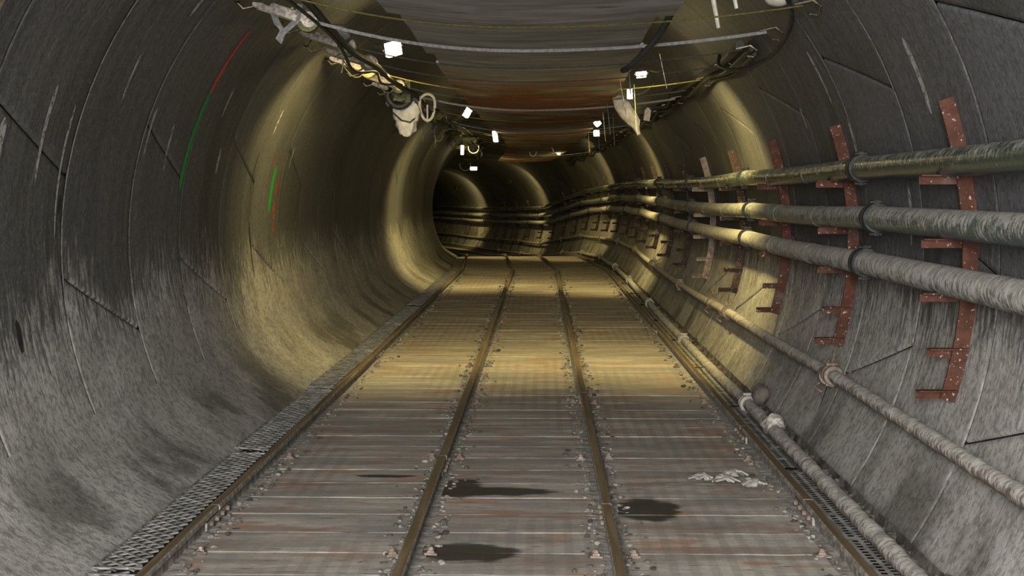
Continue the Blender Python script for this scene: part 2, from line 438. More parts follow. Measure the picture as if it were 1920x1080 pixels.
# grout filling standing proud in a few ring joints
for s, a, b, wd in ((J0, 138, 186, .016), (J0 + RING, 142, 184, .014), (J0, 34, 12, .014), (J0 + RING, 35, 20, .012)):
    film('joint_filler', 'chalk', s, s, a, b, wd, wd, 24, .003)
for s, a, b, s2 in ((14.15, -24, -33, 14.0), (12.3, -17, -26, 12.05), (7.75, -21, -27, 7.65), (10.55, 162, 172, 10.5), (10.6, 178, 190, 10.62)):
    film('crack', 'crack', s, s2, a, b, .022, .014, 10)
for s, th in ((5.80, 189.5), (6.36, 173.5)):          # open grout sockets
    mb = MB(); c = P(s, (R - .004) * math.cos(math.radians(th)), (R - .004) * math.sin(math.radians(th)))
    ax = Vector((math.cos(math.radians(th)), 0, math.sin(math.radians(th))))
    u = Vector((0, 1, 0)); v = ax.cross(u); i = len(mb.v)
    rr = .055 if s < 6 else .03
    mb.v.append(c)
    for j in range(14):
        q = rr * random.uniform(.8, 1.1); mb.v.append(c + u * q * .55 * math.cos(2 * PI * j / 14) + v * q * 1.5 * math.sin(2 * PI * j / 14))
    for j in range(14): mb.f.append((0, 1 + j, 1 + (j + 1) % 14))
    mb.build('grout_socket', 'crack', wall)

# ------------------------------------------------------------------ floor: bed and transverse planks
ZR = -1.104                 # rail top
ZF = -1.172                 # plank top
RAILX = [-1.184, -.27, .529, 1.423]
mb = MB(); ss = [-5 + i for i in range(0, 31)] + [26 + i * 1.0 for i in range(0, 56)]
xs = [-1.66, -1.3, -.6, 0, .6, 1.3, 1.66]
for s in ss:
    for x in xs: mb.v.append(PT(s, x, ZF - .003 + random.uniform(-.001, .001)))
nx = len(xs)
for a in range(len(ss) - 1):
    for b in range(nx - 1): mb.f.append((a * nx + b, a * nx + b + 1, (a + 1) * nx + b + 1, (a + 1) * nx + b))
floor = mb.build('floor', 'mud'); tag(floor, 'muddy track bed with transverse boards between the rails', kind='structure')
PITCH = .33
def plank_mesh(wd, seed):
    random.seed(seed); mb = MB(); d = PITCH - .002; h = .05; nx = 10
    prof = [(-d / 2, -h), (-d / 2, -.0015), (-d / 2 + .0015, 0), (0, .0003), (d / 2 - .0015, 0), (d / 2, -.0015), (d / 2, -h)]
    for i in range(nx + 1):
        x = -wd / 2 + wd * i / nx; dz = random.uniform(-.0006, .0006)
        for (y, z) in prof:
            ex = random.uniform(-.012, .012) if i in (0, nx) else 0
            mb.v.append((x + ex, y + random.uniform(-.003, .003), z + dz + random.uniform(-.0004, .0004)))
    n = len(prof)
    for i in range(nx):
        for j in range(n - 1): mb.f.append((i * n + j, (i + 1) * n + j, (i + 1) * n + j + 1, i * n + j + 1))
    mb.f.append(tuple(range(n))); mb.f.append(tuple(nx * n + j for j in reversed(range(n))))
    return mb.mesh('plank', False)
bays = [(-.727, .80), (.13, .69), (.976, .78)]
pm = [[plank_mesh(wd, 10 * b + q) for q in range(4)] for b, (c, wd) in enumerate(bays)]
random.seed(21)
for i in range(96):
    s = 3.6 + PITCH * i
    for b, (cx, wd) in enumerate(bays):
        o = link('plank', pm[b][random.randrange(4)], 'plank', floor)
        p = PT(s + random.uniform(-.01, .01), cx + random.uniform(-.01, .01), ZF + random.uniform(-.0007, .0007)); q = PT(s + .2, cx, ZF)
        o.location = p
        a = math.atan2(-(q - PT(s, cx, ZF)).x, (q - PT(s, cx, ZF)).y)
        o.rotation_euler = (random.uniform(-.0015, .0015), random.uniform(-.002, .002), a + random.uniform(-.006, .006))

# ------------------------------------------------------------------ rails
RP = [(-.04, -.09), (.04, -.09), (.04, -.083), (.012, -.074), (.006, -.066), (.006, -.034), (.014, -.028), (.022, -.022), (.022, -.005), (.017, 0), (-.017, 0), (-.022, -.005), (-.022, -.022), (-.014, -.028), (-.006, -.034), (-.006, -.066), (-.012, -.074), (-.04, -.083)]
def rail_run(mb, x, s0, s1):
    nodes = [s0] + [q for q in TN if s0 < q < s1] + [s1]
    base = len(mb.v); n = len(RP)
    for s in nodes:
        for (px, pz) in RP: mb.v.append(PT(s, x + px, ZR + pz))
    for k in range(len(nodes) - 1):
        for j in range(n):
            mb.f.append((base + k * n + j, base + k * n + (j + 1) % n, base + (k + 1) * n + (j + 1) % n, base + (k + 1) * n + j))
    mb.f.append(tuple(base + j for j in range(n))); mb.f.append(tuple(base + (len(nodes) - 1) * n + j for j in reversed(range(n))))
mb = MB(); mb.box((0, 0, .006), (.07, .06, .014)); mb.box((0, .0, .02), (.045, .045, .016), taper=.8); mb.tube([(0, 0, .02), (0, 0, .05)], .014, 6); mb.tube([(0, 0, .03), (0, 0, .043)], .02, 6)
clip_me = mb.mesh('rail_clip')
mb = MB(); mb.box((0, 0, 0), (.010, .42, .036)); fish_me = mb.mesh('fishplate')
mb = MB(); mb.tube([(-.008, 0, 0), (.014, 0, 0)], .011, 6); fb_me = mb.mesh('bolt')
joints = [[5.95, 12.1, 19.3], [7.1, 13.0, 20.0], [6.0, 9.4, 18.5], [6.1, 8.05, 14.2, 20.5]]
rl = ['leftmost brown steel rail beside the mesh walkway', 'second steel rail from the left with a pale right side', 'third steel rail from the left', 'rightmost steel rail beside the floor-level pipe']
for ri, x in enumerate(RAILX):
    r = empty('rail', PT(5, x, ZR - .09)); tag(r, rl[ri], 'rail', 'four rails running into the tunnel')
    inv = Vector(r.location)
    cuts = [-4.5] + joints[ri] + [25.0, 33.0, 41.0, 49.0, 64.0]
    for a, b in zip(cuts, cuts[1:]):
        mb = MB(); rail_run(mb, x + random.uniform(-.003, .003), a + .004, b - .004); mb.v = [p - inv for p in mb.v]
        mb.build('rail_length', 'rail', r)
    for jn in joints[ri]:
        for sd in (-1, 1):
            f = link('fishplate', fish_me, 'rail', r); f.location = PT(jn, x + sd * .013, ZR - .05) - inv
            for q in (-.15, -.05, .05, .15):
                bb = link('bolt', fb_me, 'rust_dust', f); bb.location = (sd * .006, q, 0); bb.rotation_euler = (0, 0, 0 if sd > 0 else PI)
    s = 5.38
    while s < 21:
        for sd in (-1, 1):
            if (ri == 0 and sd < 0) or (ri == 3 and sd > 0): continue
            c = link('rail_clip', clip_me, 'rust_dust', r); c.location = PT(s + random.uniform(-.03, .03), x + sd * .075, ZF + .002) - inv
            c.rotation_euler = (random.uniform(-.1, .1), random.uniform(-.1, .1), random.uniform(-.3, .3)); c.scale = (.7, .7, .6)
        s += 1.98

# black strips below the two walkways, standing in for shade in their holes
for x0, x1 in ((-1.44, -1.226), (1.462, 1.62)):
    mb = MB(); ss = [3 + .5 * i for i in range(41)]
    for s in ss: mb.v += [PT(s, x0, ZF + .002), PT(s, x1, ZF + .002)]
    for a in range(len(ss) - 1): mb.f.append((2 * a, 2 * a + 1, 2 * a + 3, 2 * a + 2))
    mb.build('hole_shade', 'black', floor)
# rubble along the rails
def rubble(name, label, spots, mat, smin, smax):
    mb = MB()
    for p in spots:
        k = random.uniform(smin, smax)
        mb.blob(p, (k * random.uniform(.8, 1.4), k * random.uniform(.8, 1.4), k * random.uniform(.5, .8)), .28, 6, 4)
    o = mb.build(name, mat); tag(o, label, 'rubble', kind='stuff'); return o
random.seed(5)
sp = []
for i in range(4600):
    s = 4.2 + 26 * random.random() ** 1.7; ri = random.randrange(4); sd = random.choice((-1, 1))
    if ri == 0 and sd < 0: continue
    x = RAILX[ri] + sd * (.045 + abs(random.gauss(0, .035)))
    sp.append(PT(s, x, ZF - .004 + random.uniform(-.006, .012)))
rubble('mud_rubble', 'crumbled grey mud and stones along the rail edges', sp, 'crumb', .004, .014)
sp = []
for i in range(1300):
    s = 4.2 + 20 * random.random() ** 1.6; ri = random.randrange(4); sd = random.choice((-1, 1))
    if ri == 0 and sd < 0: continue
    sp.append(PT(s, RAILX[ri] + sd * (.05 + abs(random.gauss(0, .05))), ZF + random.uniform(-.006, .008)))
rubble('dark_rubble', 'dark wet crumbs of muck beside the rails', sp, 'mud_dark', .005, .017)
sp = []
for i in range(900):
    s = 4.2 + 22 * random.random() ** 1.5
    sp.append(PT(s, 1.635 + random.gauss(0, .015), ZF + .05 + random.uniform(-.01, .02)))
rubble('muck_heap', 'brown muck heaped along the foot of the right wall', sp, 'mud_dark', .008, .03)
# foot of the left wall: dusty fill running down to the walkway; right: mud bank
mb = MB(); ss = [3.0 + .15 * i for i in range(0, 360)]; prof = [(1.845, -.78), (1.77, -.90), (1.68, -.985), (1.57, -1.06), (1.47, -1.115), (1.425, -1.145), (1.40, -1.20)]
for s in ss:
    wob = random.uniform(-.006, .006)
    for q, (x, z) in enumerate(prof):
        mb.v.append(PT(s, -x + (wob if q > 2 else 0), z + (wob if q > 3 else 0))); mb.uv.append((7.09 + q * .125, s))
n = len(prof)
for a in range(len(ss) - 1):
    for b in range(n - 1): mb.f.append((a * n + b, (a + 1) * n + b, (a + 1) * n + b + 1, a * n + b + 1))
finish_lining(mb, 'foot_fill')
mb = MB(); ss = [3.5 + .12 * i for i in range(0, 420)]
for s in ss:
    wob = random.uniform(-.012, .012)
    for (x, z) in ((1.54 + wob, ZF - .02), (1.58, ZF + .02 + wob), (1.63, ZF + .06 + wob * 2), (1.645, ZF + .10)): mb.v.append(PT(s, x, z))
for a in range(len(ss) - 1):
    for b in range(3): mb.f.append((a * 4 + b, a * 4 + b + 1, (a + 1) * 4 + b + 1, (a + 1) * 4 + b))
o = mb.build('mud_bank', 'mud_dark'); tag(o, 'dark mud bank along the foot of the right wall', 'mud', kind='stuff')

# ------------------------------------------------------------------ walkways: expanded mesh (left), perforated plate (right)
def expanded(wd, ln, cw=.075, ch=.034, t=.006):
    mb = MB(); nx = int(wd / ch); ny = int(ln / cw)
    for i in range(nx):
        for j in range(ny + 1):
            off = (i % 2) * .5
            for dq in (-1, 1):
                a = Vector((-wd / 2 + ch * i, -ln / 2 + cw * (j + off), 0)); b = a + Vector((ch, dq * cw / 2, 0))
                d = (b - a).normalized(); nrm = Vector((-d.y, d.x, 0)) * t
                mb.quad(a - nrm, b - nrm, b + nrm, a + nrm)
                mb.quad(a - nrm, b - nrm, b - nrm - Vector((0, 0, .006)), a - nrm - Vector((0, 0, .006)))
    for x in (-wd / 2, wd / 2): mb.box((x, 0, -.003), (.008, ln, .008))
    for y in (-ln / 2, ln / 2): mb.box((0, y, -.002), (wd, .012, .008))
    return mb.mesh('mesh_panel')
wmesh = expanded(.19, 2.35)
random.seed(3)
s = 2.6; k = 0
while s < 24:
    o = link('mesh_walkway_panel', wmesh, 'mesh'); o.location = PT(s + 1.18, -1.315 - random.uniform(0, .012), ZR - .03); o.rotation_euler = (random.uniform(-.006, .006), random.uniform(-.10, -.02) + .1, random.uniform(-.008, .008))
    tag(o, 'expanded metal walkway panel left of the leftmost rail, %s from the camera' % ORD[k], 'walkway panel', 'mesh panels beside the left wall'); s += 2.4; k += 1
def perforated(wd, ln, p=.042, hole=.021):
    mb = MB(); nx = int(wd / p); ny = int(ln / p); x0 = -nx * p / 2; y0 = -ny * p / 2
    for i in range(nx):
        for j in range(ny):
            cx = x0 + (i + .5) * p; cy = y0 + (j + .5) * p + (i % 2) * p * .25; h = hole / 2
            X0, X1, Y0, Y1 = x0 + i * p, x0 + (i + 1) * p, y0 + j * p + (i % 2) * p * .25, y0 + (j + 1) * p + (i % 2) * p * .25
            o = [(X0, Y0, 0), (X1, Y0, 0), (X1, Y1, 0), (X0, Y1, 0)]; q = [(cx - h, cy - h, 0), (cx + h, cy - h, 0), (cx + h, cy + h, 0), (cx - h, cy + h, 0)]
            if random.random() < .04: mb.quad(*o); continue
            for e in range(4): mb.quad(o[e], o[(e + 1) % 4], q[(e + 1) % 4], q[e])
    return mb.mesh('perforated_plate')
pmesh = [perforated(.17, 2.0, .043, .024) for _ in range(2)]
s = 2.9; k = 0
while s < 22:
    o = link('perforated_plate', pmesh[k % 2], 'perf'); o.location = PT(s + 1.0, 1.50, ZR - .035); o.rotation_euler = (random.uniform(-.006, .006), random.uniform(-.05, .02), 0)
    tag(o, 'perforated steel plate right of the rightmost rail, %s from the camera' % ORD[k], 'walkway plate', 'perforated plates beside the right rail'); s += 2.04; k += 1
# the dark seen through the walkway holes comes from the black shade strips

# ------------------------------------------------------------------ pipes on the right wall
def pipe(name, label, mat, x, z, r, first, step, s_end, cmat='coupling', jit=0.0, coup=True, start=-4.0, seam=True, dn=.25, wob=.006, crad=1.2):
    rt = empty(name, P(5, x, z)); tag(rt, label, 'pipe', 'pipes along the right side'); inv = Vector(rt.location)
    nodes = [start]; s = first
    while s < s_end: nodes.append(s); s += step + random.uniform(-.15, .15)
    nodes.append(s_end)
    off = {q: (x + random.uniform(-wob, wob), z + random.uniform(-wob, wob)) for q in nodes}
    for a, b in zip(nodes, nodes[1:]):
        m = max(2, int((b - a) / dn)); pa = P(a, *off[a]); pb = P(b, *off[b]); pts = []
        for i in range(m + 1):
            t = i / m; pts.append(pa.lerp(pb, t) + Vector((0, 0, -.012 * math.sin(PI * t) if wob else 0)) - inv)
        mb = MB()
        if jit:
            rad = [r * (1 + random.uniform(-jit, jit)) for _ in pts]
            mb.tube(pts, rad, 12, jit=jit * .5)
        else: mb.tube(pts, r, 20)
        mb.build('pipe_length', mat, rt, True)
        d = (pb - pa).normalized()
        if seam:
            for t in ((.33, .66) if b - a > 2 else ()):
                mb = MB(); c = pa.lerp(pb, t) + Vector((0, 0, -.012 * math.sin(PI * t))) - inv; mb.ring(c, d, r * .9, r * 1.02, .012, 20); mb.build('band', mat, rt, True)
    if coup:
        for q in nodes[1:-1]:
            c = P(q, *off[q]) - inv; d = (P(q + .1, 0, 0) - P(q, 0, 0)).normalized()
            mb = MB(); mb.ring(c - d * .03, d, r * .9, r * crad, .035, 24); mb.ring(c + d * .03, d, r * .9, r * crad, .035, 24); mb.ring(c, d, r * .9, r * 1.18, .05, 24)
            for sd in (-1, 1):
                mb.box(c + Vector((0, 0, sd * r * (crad + .12))), (.022, .035, .016)); mb.tube([c + Vector((-.03, 0, sd * r * (crad + .12))), c + Vector((.03, 0, sd * r * (crad + .12)))], .009, 6)
            mb.build('coupling', cmat, rt, True)
    return rt
random.seed(11)
PX = 1.858
Z1, Z2, Z3 = .412, .157, -.06
pipe('wall_pipe', 'topmost of three wall pipes, glossy green steel', 'pipe_a', PX, Z1, .058, 7.1, 3.95, 72)
pipe('wall_pipe', 'middle of three wall pipes, dusty teal', 'pipe_b', PX, Z2, .059, 6.75, 4.1, 72)
pipe('wall_pipe', 'lowest of three wall pipes, coated in grey dust', 'pipe_c', PX, Z3, .06, 7.0, 3.85, 72)
pipe('service_pipe', 'thin dust-caked pipe low on the right wall below the brackets', 'pipe_d', 1.79, -.70, .034, 7.4, 3.9, 70, 'rust_dust', .08, seam=False, dn=.05, wob=.02, crad=1.5)
pipe('floor_pipe', 'mud-caked pipe lying on the floor beside the rightmost rail', 'pipe_d', 1.578, -1.075, .038, 8.9, 4.0, 60, 'mud', .11, seam=False, dn=.04, wob=.012, crad=1.45)

# brackets
def bracket(mat):
    root = empty('pipe_bracket'); mb = MB(); n = 14; w2 = .007
    for i in range(n + 1):
        th = math.radians(19.5 - 36 * i / n)
        for rr in (R - .002, R - .064):
            for y in (-w2, w2): mb.v.append((rr * math.cos(th), y, rr * math.sin(th)))
    for i in range(n):
        a = 4 * i; b = a + 4
        for q in ((0, 1), (1, 3), (3, 2), (2, 0)): mb.f.append((a + q[0], a + q[1], b + q[1], b + q[0]))
    mb.f.append((0, 2, 3, 1)); mb.f.append((4 * n, 4 * n + 1, 4 * n + 3, 4 * n + 2))
    mb.build('wall_bar', mat, root)
    for (z, ln) in ((Z1 - .058, .20), (Z2 - .059, .215), (Z3 - .06, .215), (-.345, .155), (-.515, .16)):
        mb = MB(); x1 = wallx(z) - .01; mb.box((x1 - ln / 2, -.012, z - .003), (ln, .05, .006)); mb.box((x1 - ln / 2, .012, z - .020), (ln, .006, .036)); mb.build('arm', mat, root)
    return root
protos = {m: bracket(m) for m in ('rust', 'rust_dark', 'rust_dust')}
usedp = set(); random.seed(9)
bm_ = ['rust', 'rust', 'rust', 'rust_dark', 'rust_dust', 'rust_dark', 'rust_dark']
lookb = {'rust': 'rust-red', 'rust_dark': 'dark brown', 'rust_dust': 'dust-covered brown'}
for k in range(22):
    s = 5.62 + 2.1 * k
    m = bm_[k] if k < len(bm_) else 'rust_dark'
    o = protos[m] if m not in usedp else copy_tree(protos[m]); usedp.add(m)
    o.matrix_world = frame(s)
    o.rotation_euler[2] += random.uniform(-.004, .004)
    tag(o, '%s steel pipe bracket on the right wall, %s from the camera' % (lookb[m], ORD[k]), 'bracket', 'pipe brackets on the right wall')
# small holders of the thin pipe
for k, s in enumerate((7.5, 11.7, 12.6, 19.0)):
    mb = MB(); mb.ring((1.79, 0, -.70), (0, 1, 0), .034, .05, .05, 14); mb.box((1.85, 0, -.70), (.1, .03, .02)); mb.tube([(1.75, 0, -.74), (1.72, 0, -.76), (1.76, 0, -.79)], .006, 5)
    for q in range(5): mb.tube([(1.82 + random.uniform(-.02, .03), random.uniform(-.05, .05), -.66), (1.8 + random.uniform(-.05, .08), random.uniform(-.1, .1), -.60 + random.uniform(-.04, .05))], .004, 4)
    o = mb.build('pipe_clamp', 'rust_dust'); o.matrix_world = frame(s)
    tag(o, 'wire-tied clamp holding the thin wall pipe, %s from the camera' % ORD[k], 'clamp', 'clamps of the thin wall pipe')

# lump on the floor pipe, dark rock, rags, loose timber
mb = MB(); mb.blob((0, 0, 0), (.07, .08, .06), .18, 10, 8); o = mb.build('mud_clod', 'pipe_d', None, True); o.location = P(7.92, 1.575, -1.04); tag(o, 'pale mud clod stuck on the floor-level pipe', 'mud')
mb = MB(); mb.blob((0, 0, 0), (.055, .06, .07), .12, 10, 8); o = mb.build('rock', 'mud_dark', None, True); o.location = P(8.75, 1.63, -.985); tag(o, 'dark round rock lodged between the floor pipe and the right wall', 'rock')
for k, (s, x) in enumerate(((6.78, 1.03), (6.72, 1.14), (6.86, 1.2), (6.64, 1.26))):
    mb = MB()
    for q in range(4):
        a = random.uniform(0, PI); pts = [(math.cos(a) * t * .06 + random.uniform(-.015, .015), math.sin(a) * t * .04, .012 + .02 * (1 - t * t) + random.uniform(0, .012)) for t in (-1, -.5, 0, .5, 1)]
        mb.tube(pts, .016, 6, flat=(1.3, .45), jit=.25)
    o = mb.build('rag', 'mud', None, True); o.location = PT(s, x, ZF + .004); tag(o, ['crumpled grey rag on the right boards, leftmost of the heap', 'crumpled grey rag in the middle of the heap, nearest', 'crumpled grey rag in the middle of the heap, farthest', 'crumpled grey rag closest to the rightmost rail'][k], 'rag', 'rags on the floor boards')

# ------------------------------------------------------------------ roof sheets resting on cross ropes
ZC = 1.085
def ropez(x): return ZC + (.125 if x < .1 else .055) * (x - .1) ** 2
sheets = [(4.3, 6.7, -.50, .87), (6.5, 8.42, -.455, .80), (8.25, 9.6, -.43, .84), (9.4, 11.9, -.47, .87), (11.7, 14.1, -.46, .90), (13.9, 16.3, -.44, .92), (16.1, 18.5, -.46, .94),
          (18.3, 20.7, -.42, .95), (20.5, 22.9, -.40, .95), (22.7, 25.1, -.4, .92), (24.9, 27.3, -.4, .9), (27.1, 29.5, -.4, .88), (29.3, 31.7, -.4, .88), (31.5, 34.0, -.4, .88)]
random.seed(14)
for k, (a, b, x0, x1) in enumerate(sheets):
    mb = MB(); nx, ny, th = 12, 6, .014
    tw = random.uniform(-.004, .004)
    for lay in (0, 1):
        for j in range(ny + 1):
            t = j / ny; s = a + (b - a) * t
            for i in range(nx + 1):
                u = i / nx; xa, xb = x0, x1
                cut = 0
                if k == 2 and j == ny: cut = .10
                if k == 2 and j == ny - 1: cut = .03
                if k == 1 and j == ny: xb = x1 - .05
                x = xa + cut + (xb - xa - cut) * u
                mb.v.append(P(s, x, ropez(x) + .010 + .030 * (1 - t) + tw * (x) + .004 * math.sin(9 * s + 5 * x) + lay * th))
    L = (nx + 1) * (ny + 1)
    for j in range(ny):
        for i in range(nx):
            q = j * (nx + 1) + i
            mb.f.append((q, q + 1, q + nx + 2, q + nx + 1)); mb.f.append((L + q, L + q + nx + 1, L + q + nx + 2, L + q + 1))
    def edge(p, q): mb.f.append((p, q, L + q, L + p))
    for i in range(nx): edge(i, i + 1); edge(ny * (nx + 1) + i, ny * (nx + 1) + i + 1)
    for j in range(ny): edge(j * (nx + 1), (j + 1) * (nx + 1)); edge(j * (nx + 1) + nx, (j + 1) * (nx + 1) + nx)
    o = mb.build('roof_sheet', 'sheet')
    tag(o, '%s sheet slung under the tunnel roof, %s from the camera' % ('grey' if k < 3 else 'rust-stained', ORD[k]), 'sheet', 'sheets slung under the roof')

# ratchet straps: hook on the left wall, ratchet, rope below the sheets, hook on the right wall
def ratchet_parts(root, at, ang, scale=1.0):
    mt = Matrix.Translation(at) @ Matrix.Rotation(-ang, 4, 'Y') @ Matrix.Scale(scale, 4)
    def put(mb, name, mat, parent, sm=False):
        mb.v = [mt @ p for p in mb.v]; return mb.build(name, mat, parent, sm)
    fr = MB()
    for y in (-.034, .034):
        fr.box((0, y, 0), (.17, .004, .038)); fr.ring((.085, y, 0), (0, 1, 0), .012, .036, .005, 16); fr.ring((-.085, y, 0), (0, 1, 0), .004, .02, .005, 12)
    f = put(fr, 'ratchet_frame', 'zinc', root)
    h = MB()
    for y in (-.04, .04): h.box((-.07, y, -.014), (.20, .004, .026))
    h.tube([(-.17, -.045, -.014), (-.17, .045, -.014)], .012, 8)
    put(h, 'handle', 'zinc', f)
    b = MB(); b.tube([(.085, -.055, 0), (.085, .055, 0)], .013, 8); b.tube([(.0, -.05, .02), (0, .05, .02)], .008, 6)
    put(b, 'bolt', 'hook', f)
    w_ = MB(); w_.ring((.08, 0, -.008), (0, 1, 0), .01, .05, .064, 18); w_.box((-.01, 0, -.03), (.16, .055, .006))
    put(w_, 'webbing_roll', 'web_olive', root, True)
LH = (1.965 * math.cos(math.radians(136)), 1.965 * math.sin(math.radians(136))); RH = (1.50, 1.19)
def make_strap(rope_mat, rp, flat, tail, off=.27):
    root = empty('ratchet_strap')
    rx = LH[0] + off; rz = ropez(rx) - .004; ang = math.atan2(rz - LH[1], rx - LH[0])
    mb = MB(); mb.tube([(LH[0] - .0, .0, LH[1] + .02), (LH[0] - .03, 0, LH[1] - .03), (LH[0] + .0, 0, LH[1] - .06), (LH[0] + .05, 0, LH[1] - .05), (LH[0] + .11, 0, LH[1] - .03)], .007, 6)
    mb.tube([(LH[0] - .03, 0, LH[1] - .03), (LH[0] - .06, .03, LH[1] - .01)], .006, 6); mb.build('wall_hook', 'hook', root, True)
    mb = MB()
    for y in (-.010, .010): mb.tube([(LH[0] + .10, y, LH[1] - .03), (rx - .09, y, rz + .015)], .004, 5)
    mb.build('hook_wire', 'hook', root)
    ratchet_parts(root, (rx, 0, rz), ang, 1.2)
    pts = [(rx + .07, 0, ropez(rx + .07))]
    for i in range(1, 25):
        x = rx + .07 + (RH[0] - rx - .07) * i / 24; pts.append((x, 0, ropez(x) - .008))
    mb = MB(); mb.tube(pts, rp, 6, flat=flat); mb.build('cross_rope', rope_mat, root, True)
    mb = MB(); mb.tube([(RH[0] - .04, 0, RH[1] + .0), (RH[0] + .05, 0, RH[1] + .02), (RH[0] + .09, 0, RH[1] - .01), (RH[0] + .07, 0, RH[1] - .05), (RH[0] + .03, 0, RH[1] - .045)], .007, 6); mb.build('end_hook', 'hook', root, True)
    if not tail:
        mb = MB(); pts = [(rx - .10 + .20 * i / 12, -.02, rz - .012 - .085 * math.sin(PI * i / 12)) for i in range(13)]
        mb.tube(pts, .024, 6, flat=(1, .16), up=Vector((0, 0, 1))); mb.build('webbing_loop', 'web_olive', root, True)
    if tail:
        mb = MB(); x0 = rx - .02; mb.tube([(x0 - .09, -.03, rz + .04), (x0 - .06, -.045, rz - .05), (x0 - .02, -.04, rz - .10), (x0 + .05, -.045, rz - .04), (x0 + .07, -.05, rz + .05)], .02, 6, flat=(1, .2), up=Vector((0, 1, 0)))
        mb.tube([(x0 - .02, -.04, rz - .09), (x0 - .05, -.035, rz - .14), (x0 - .03, -.03, rz - .15)], .022, 6, flat=(1, .3), up=Vector((0, 1, 0)))
        mb.build('webbing_tail', 'web_grey', root, True)
    return root
sp_ = [make_strap('web_grey', .011, (.2, .8), True), make_strap('rope_yellow', .0045, None, False, .20), make_strap('rope_grey', .004, None, False, .33)]
slook = ['grey webbing strap', 'yellow rope', 'thin grey rope']
seq = [1, 0, 2, 2, 1, 2, 0, 2, 1, 2, 2, 0, 2, 1, 2, 2, 2, 1, 2, 2, 2, 2, 2, 2]
us = set(); random.seed(2)
for k, q in enumerate(seq):
    s = 6.72 + 1.075 * k
    o = sp_[q] if q not in us else copy_tree(sp_[q]); us.add(q)
    o.matrix_world = frame(s)
    o.rotation_euler[2] += random.uniform(-.05, .05)
    tag(o, '%s with ratchet across the roof, %s crossing from the camera' % (slook[q], ORD[k]), 'strap', 'straps across the tunnel roof')

# ------------------------------------------------------------------ cables
def curve_pts(pts, m=6):
    pts = [Vector(p) for p in pts]; out = []
    for i in range(len(pts) - 1):
        p0 = pts[max(i - 1, 0)]; p1 = pts[i]; p2 = pts[i + 1]; p3 = pts[min(i + 2, len(pts) - 1)]
        for j in range(m):
            t = j / m
            out.append(.5 * ((2 * p1) + (-p0 + p2) * t + (2 * p0 - 5 * p1 + 4 * p2 - p3) * t * t + (-p0 + 3 * p1 - 3 * p2 + p3) * t ** 3))
    out.append(pts[-1]); return out
def cable(name, mat, label, cat, knots, r, group=None, n=8, m=6):
    mb = MB(); mb.tube(curve_pts([P(*k) for k in knots], m), r, n)
    o = mb.build(name, mat, None, True); tag(o, label, cat, group); return o
random.seed(31)
def run(x, z, s0, s1, step, jx, jz, sag=0.0):
    out = []; s = s0; i = 0
    while s < s1: out.append((s, x + random.uniform(-jx, jx), z + random.uniform(-jz, jz) - (sag if i % 2 else 0))); s += step; i += 1
    return out
cable('air_hose', 'black', 'thick black hose along the left straps', 'hose', [(5.5, -1.06, 1.38), (7.2, -1.0, 1.30)] + run(-.90, 1.20, 8.6, 34, 1.1, .05, .03, .04), .022)
cable('power_cable', 'black', 'thin black cable sagging beside the left hose', 'cable', [(5.5, -1.18, 1.36)] + run(-.99, 1.20, 8.0, 34, 1.07, .06, .05, .07), .010)
for k in range(3):
    cable('wall_cable', 'black', ['thick black cable hooked along the right wall', 'second black cable sagging below the right wall hooks', 'thin black cable beside the thick one on the right wall'][k], 'cable',
          run(1.50 + .035 * k, 1.225 - .03 * k, 8.8, 36, 1.07, .03, .02, [.02, .07, .04][k]), [.03, .016, .011][k])
cable('looped_cable', 'black', 'black cable hanging in a wide loop near the nearest right hook', 'cable', [(7.0, 1.42, 1.33), (7.3, 1.54, 1.19), (7.8, 1.53, 1.06), (8.3, 1.43, 1.02), (8.8, 1.36, 1.08), (9.3, 1.42, 1.2)], .012)
cable('drooping_hose', 'rope_grey', 'grey-brown hose drooping from the right edge of the grey sheets', 'hose', [(6.4, .84, 1.26), (7.0, .90, 1.22), (7.6, .86, 1.12), (8.2, .76, 1.03), (8.6, .74, 1.04)], .018)
# sheet-edge straps hanging on the right
for k, (s, x, z0, z1, dx) in enumerate(((9.1, .80, 1.17, .93, .02), (10.6, .83, 1.15, .86, .06), (11.2, .98, 1.16, .80, .02), (13.2, .86, 1.14, .85, .03), (14.6, .88, 1.15, .84, .03), (15.3, 1.02, 1.16, .82, .02), (16.4, .90, 1.14, .82, .02), (9.4, 1.03, 1.22, .99, .05), (20.3, .92, 1.15, .84, .02))):
    mb = MB(); mb.tube(curve_pts([P(s, x, z0), P(s, x + dx * .5, (z0 + z1) / 2), P(s, x + dx, z1)]), .011, 6, flat=(1, .4)); o = mb.build('hanging_strap', ['web_grey', 'hook', 'web_grey'][k % 3], None, True)
    tag(o, 'narrow strap hanging at the right sheet edge, %s in the list from the camera' % ORD[k] if False else ['grey strap end hanging by the lit white bag, nearest one', 'dark strap hanging against the lit right wall, above the bag', 'grey strap behind the white bag', 'grey strap hanging between the two right lamps', 'dark strap beside the second right lamp', 'grey strap hanging at the dark wall beyond the bag', 'grey strap hanging near the round far right lamp', 'pale strap dangling over the yellow-lit right crown', 'thin strap at the last right lamp'][k], 'strap', 'straps hanging at the right sheet edge')
for k, (s, x, z0, z1) in enumerate(((7.3, 1.13, 1.45, 1.14), (7.0, 1.18, 1.5, 1.20), (26.5, .48, 1.16, 1.0))):
    mb = MB(); mb.tube([P(s, x - .05, z0), P(s, x, (z0 + z1) / 2), P(s, x + .03, z1)], [.012, .014, .010], 6, jit=.1); o = mb.build('dangling_rod', 'cable_pale', None, True)
    tag(o, ['pale rod dangling below the right crown, longer of the pair', 'pale rod dangling at the top edge right of the sheets', 'pale rod hanging below the far end of the sheets'][k], 'rod')

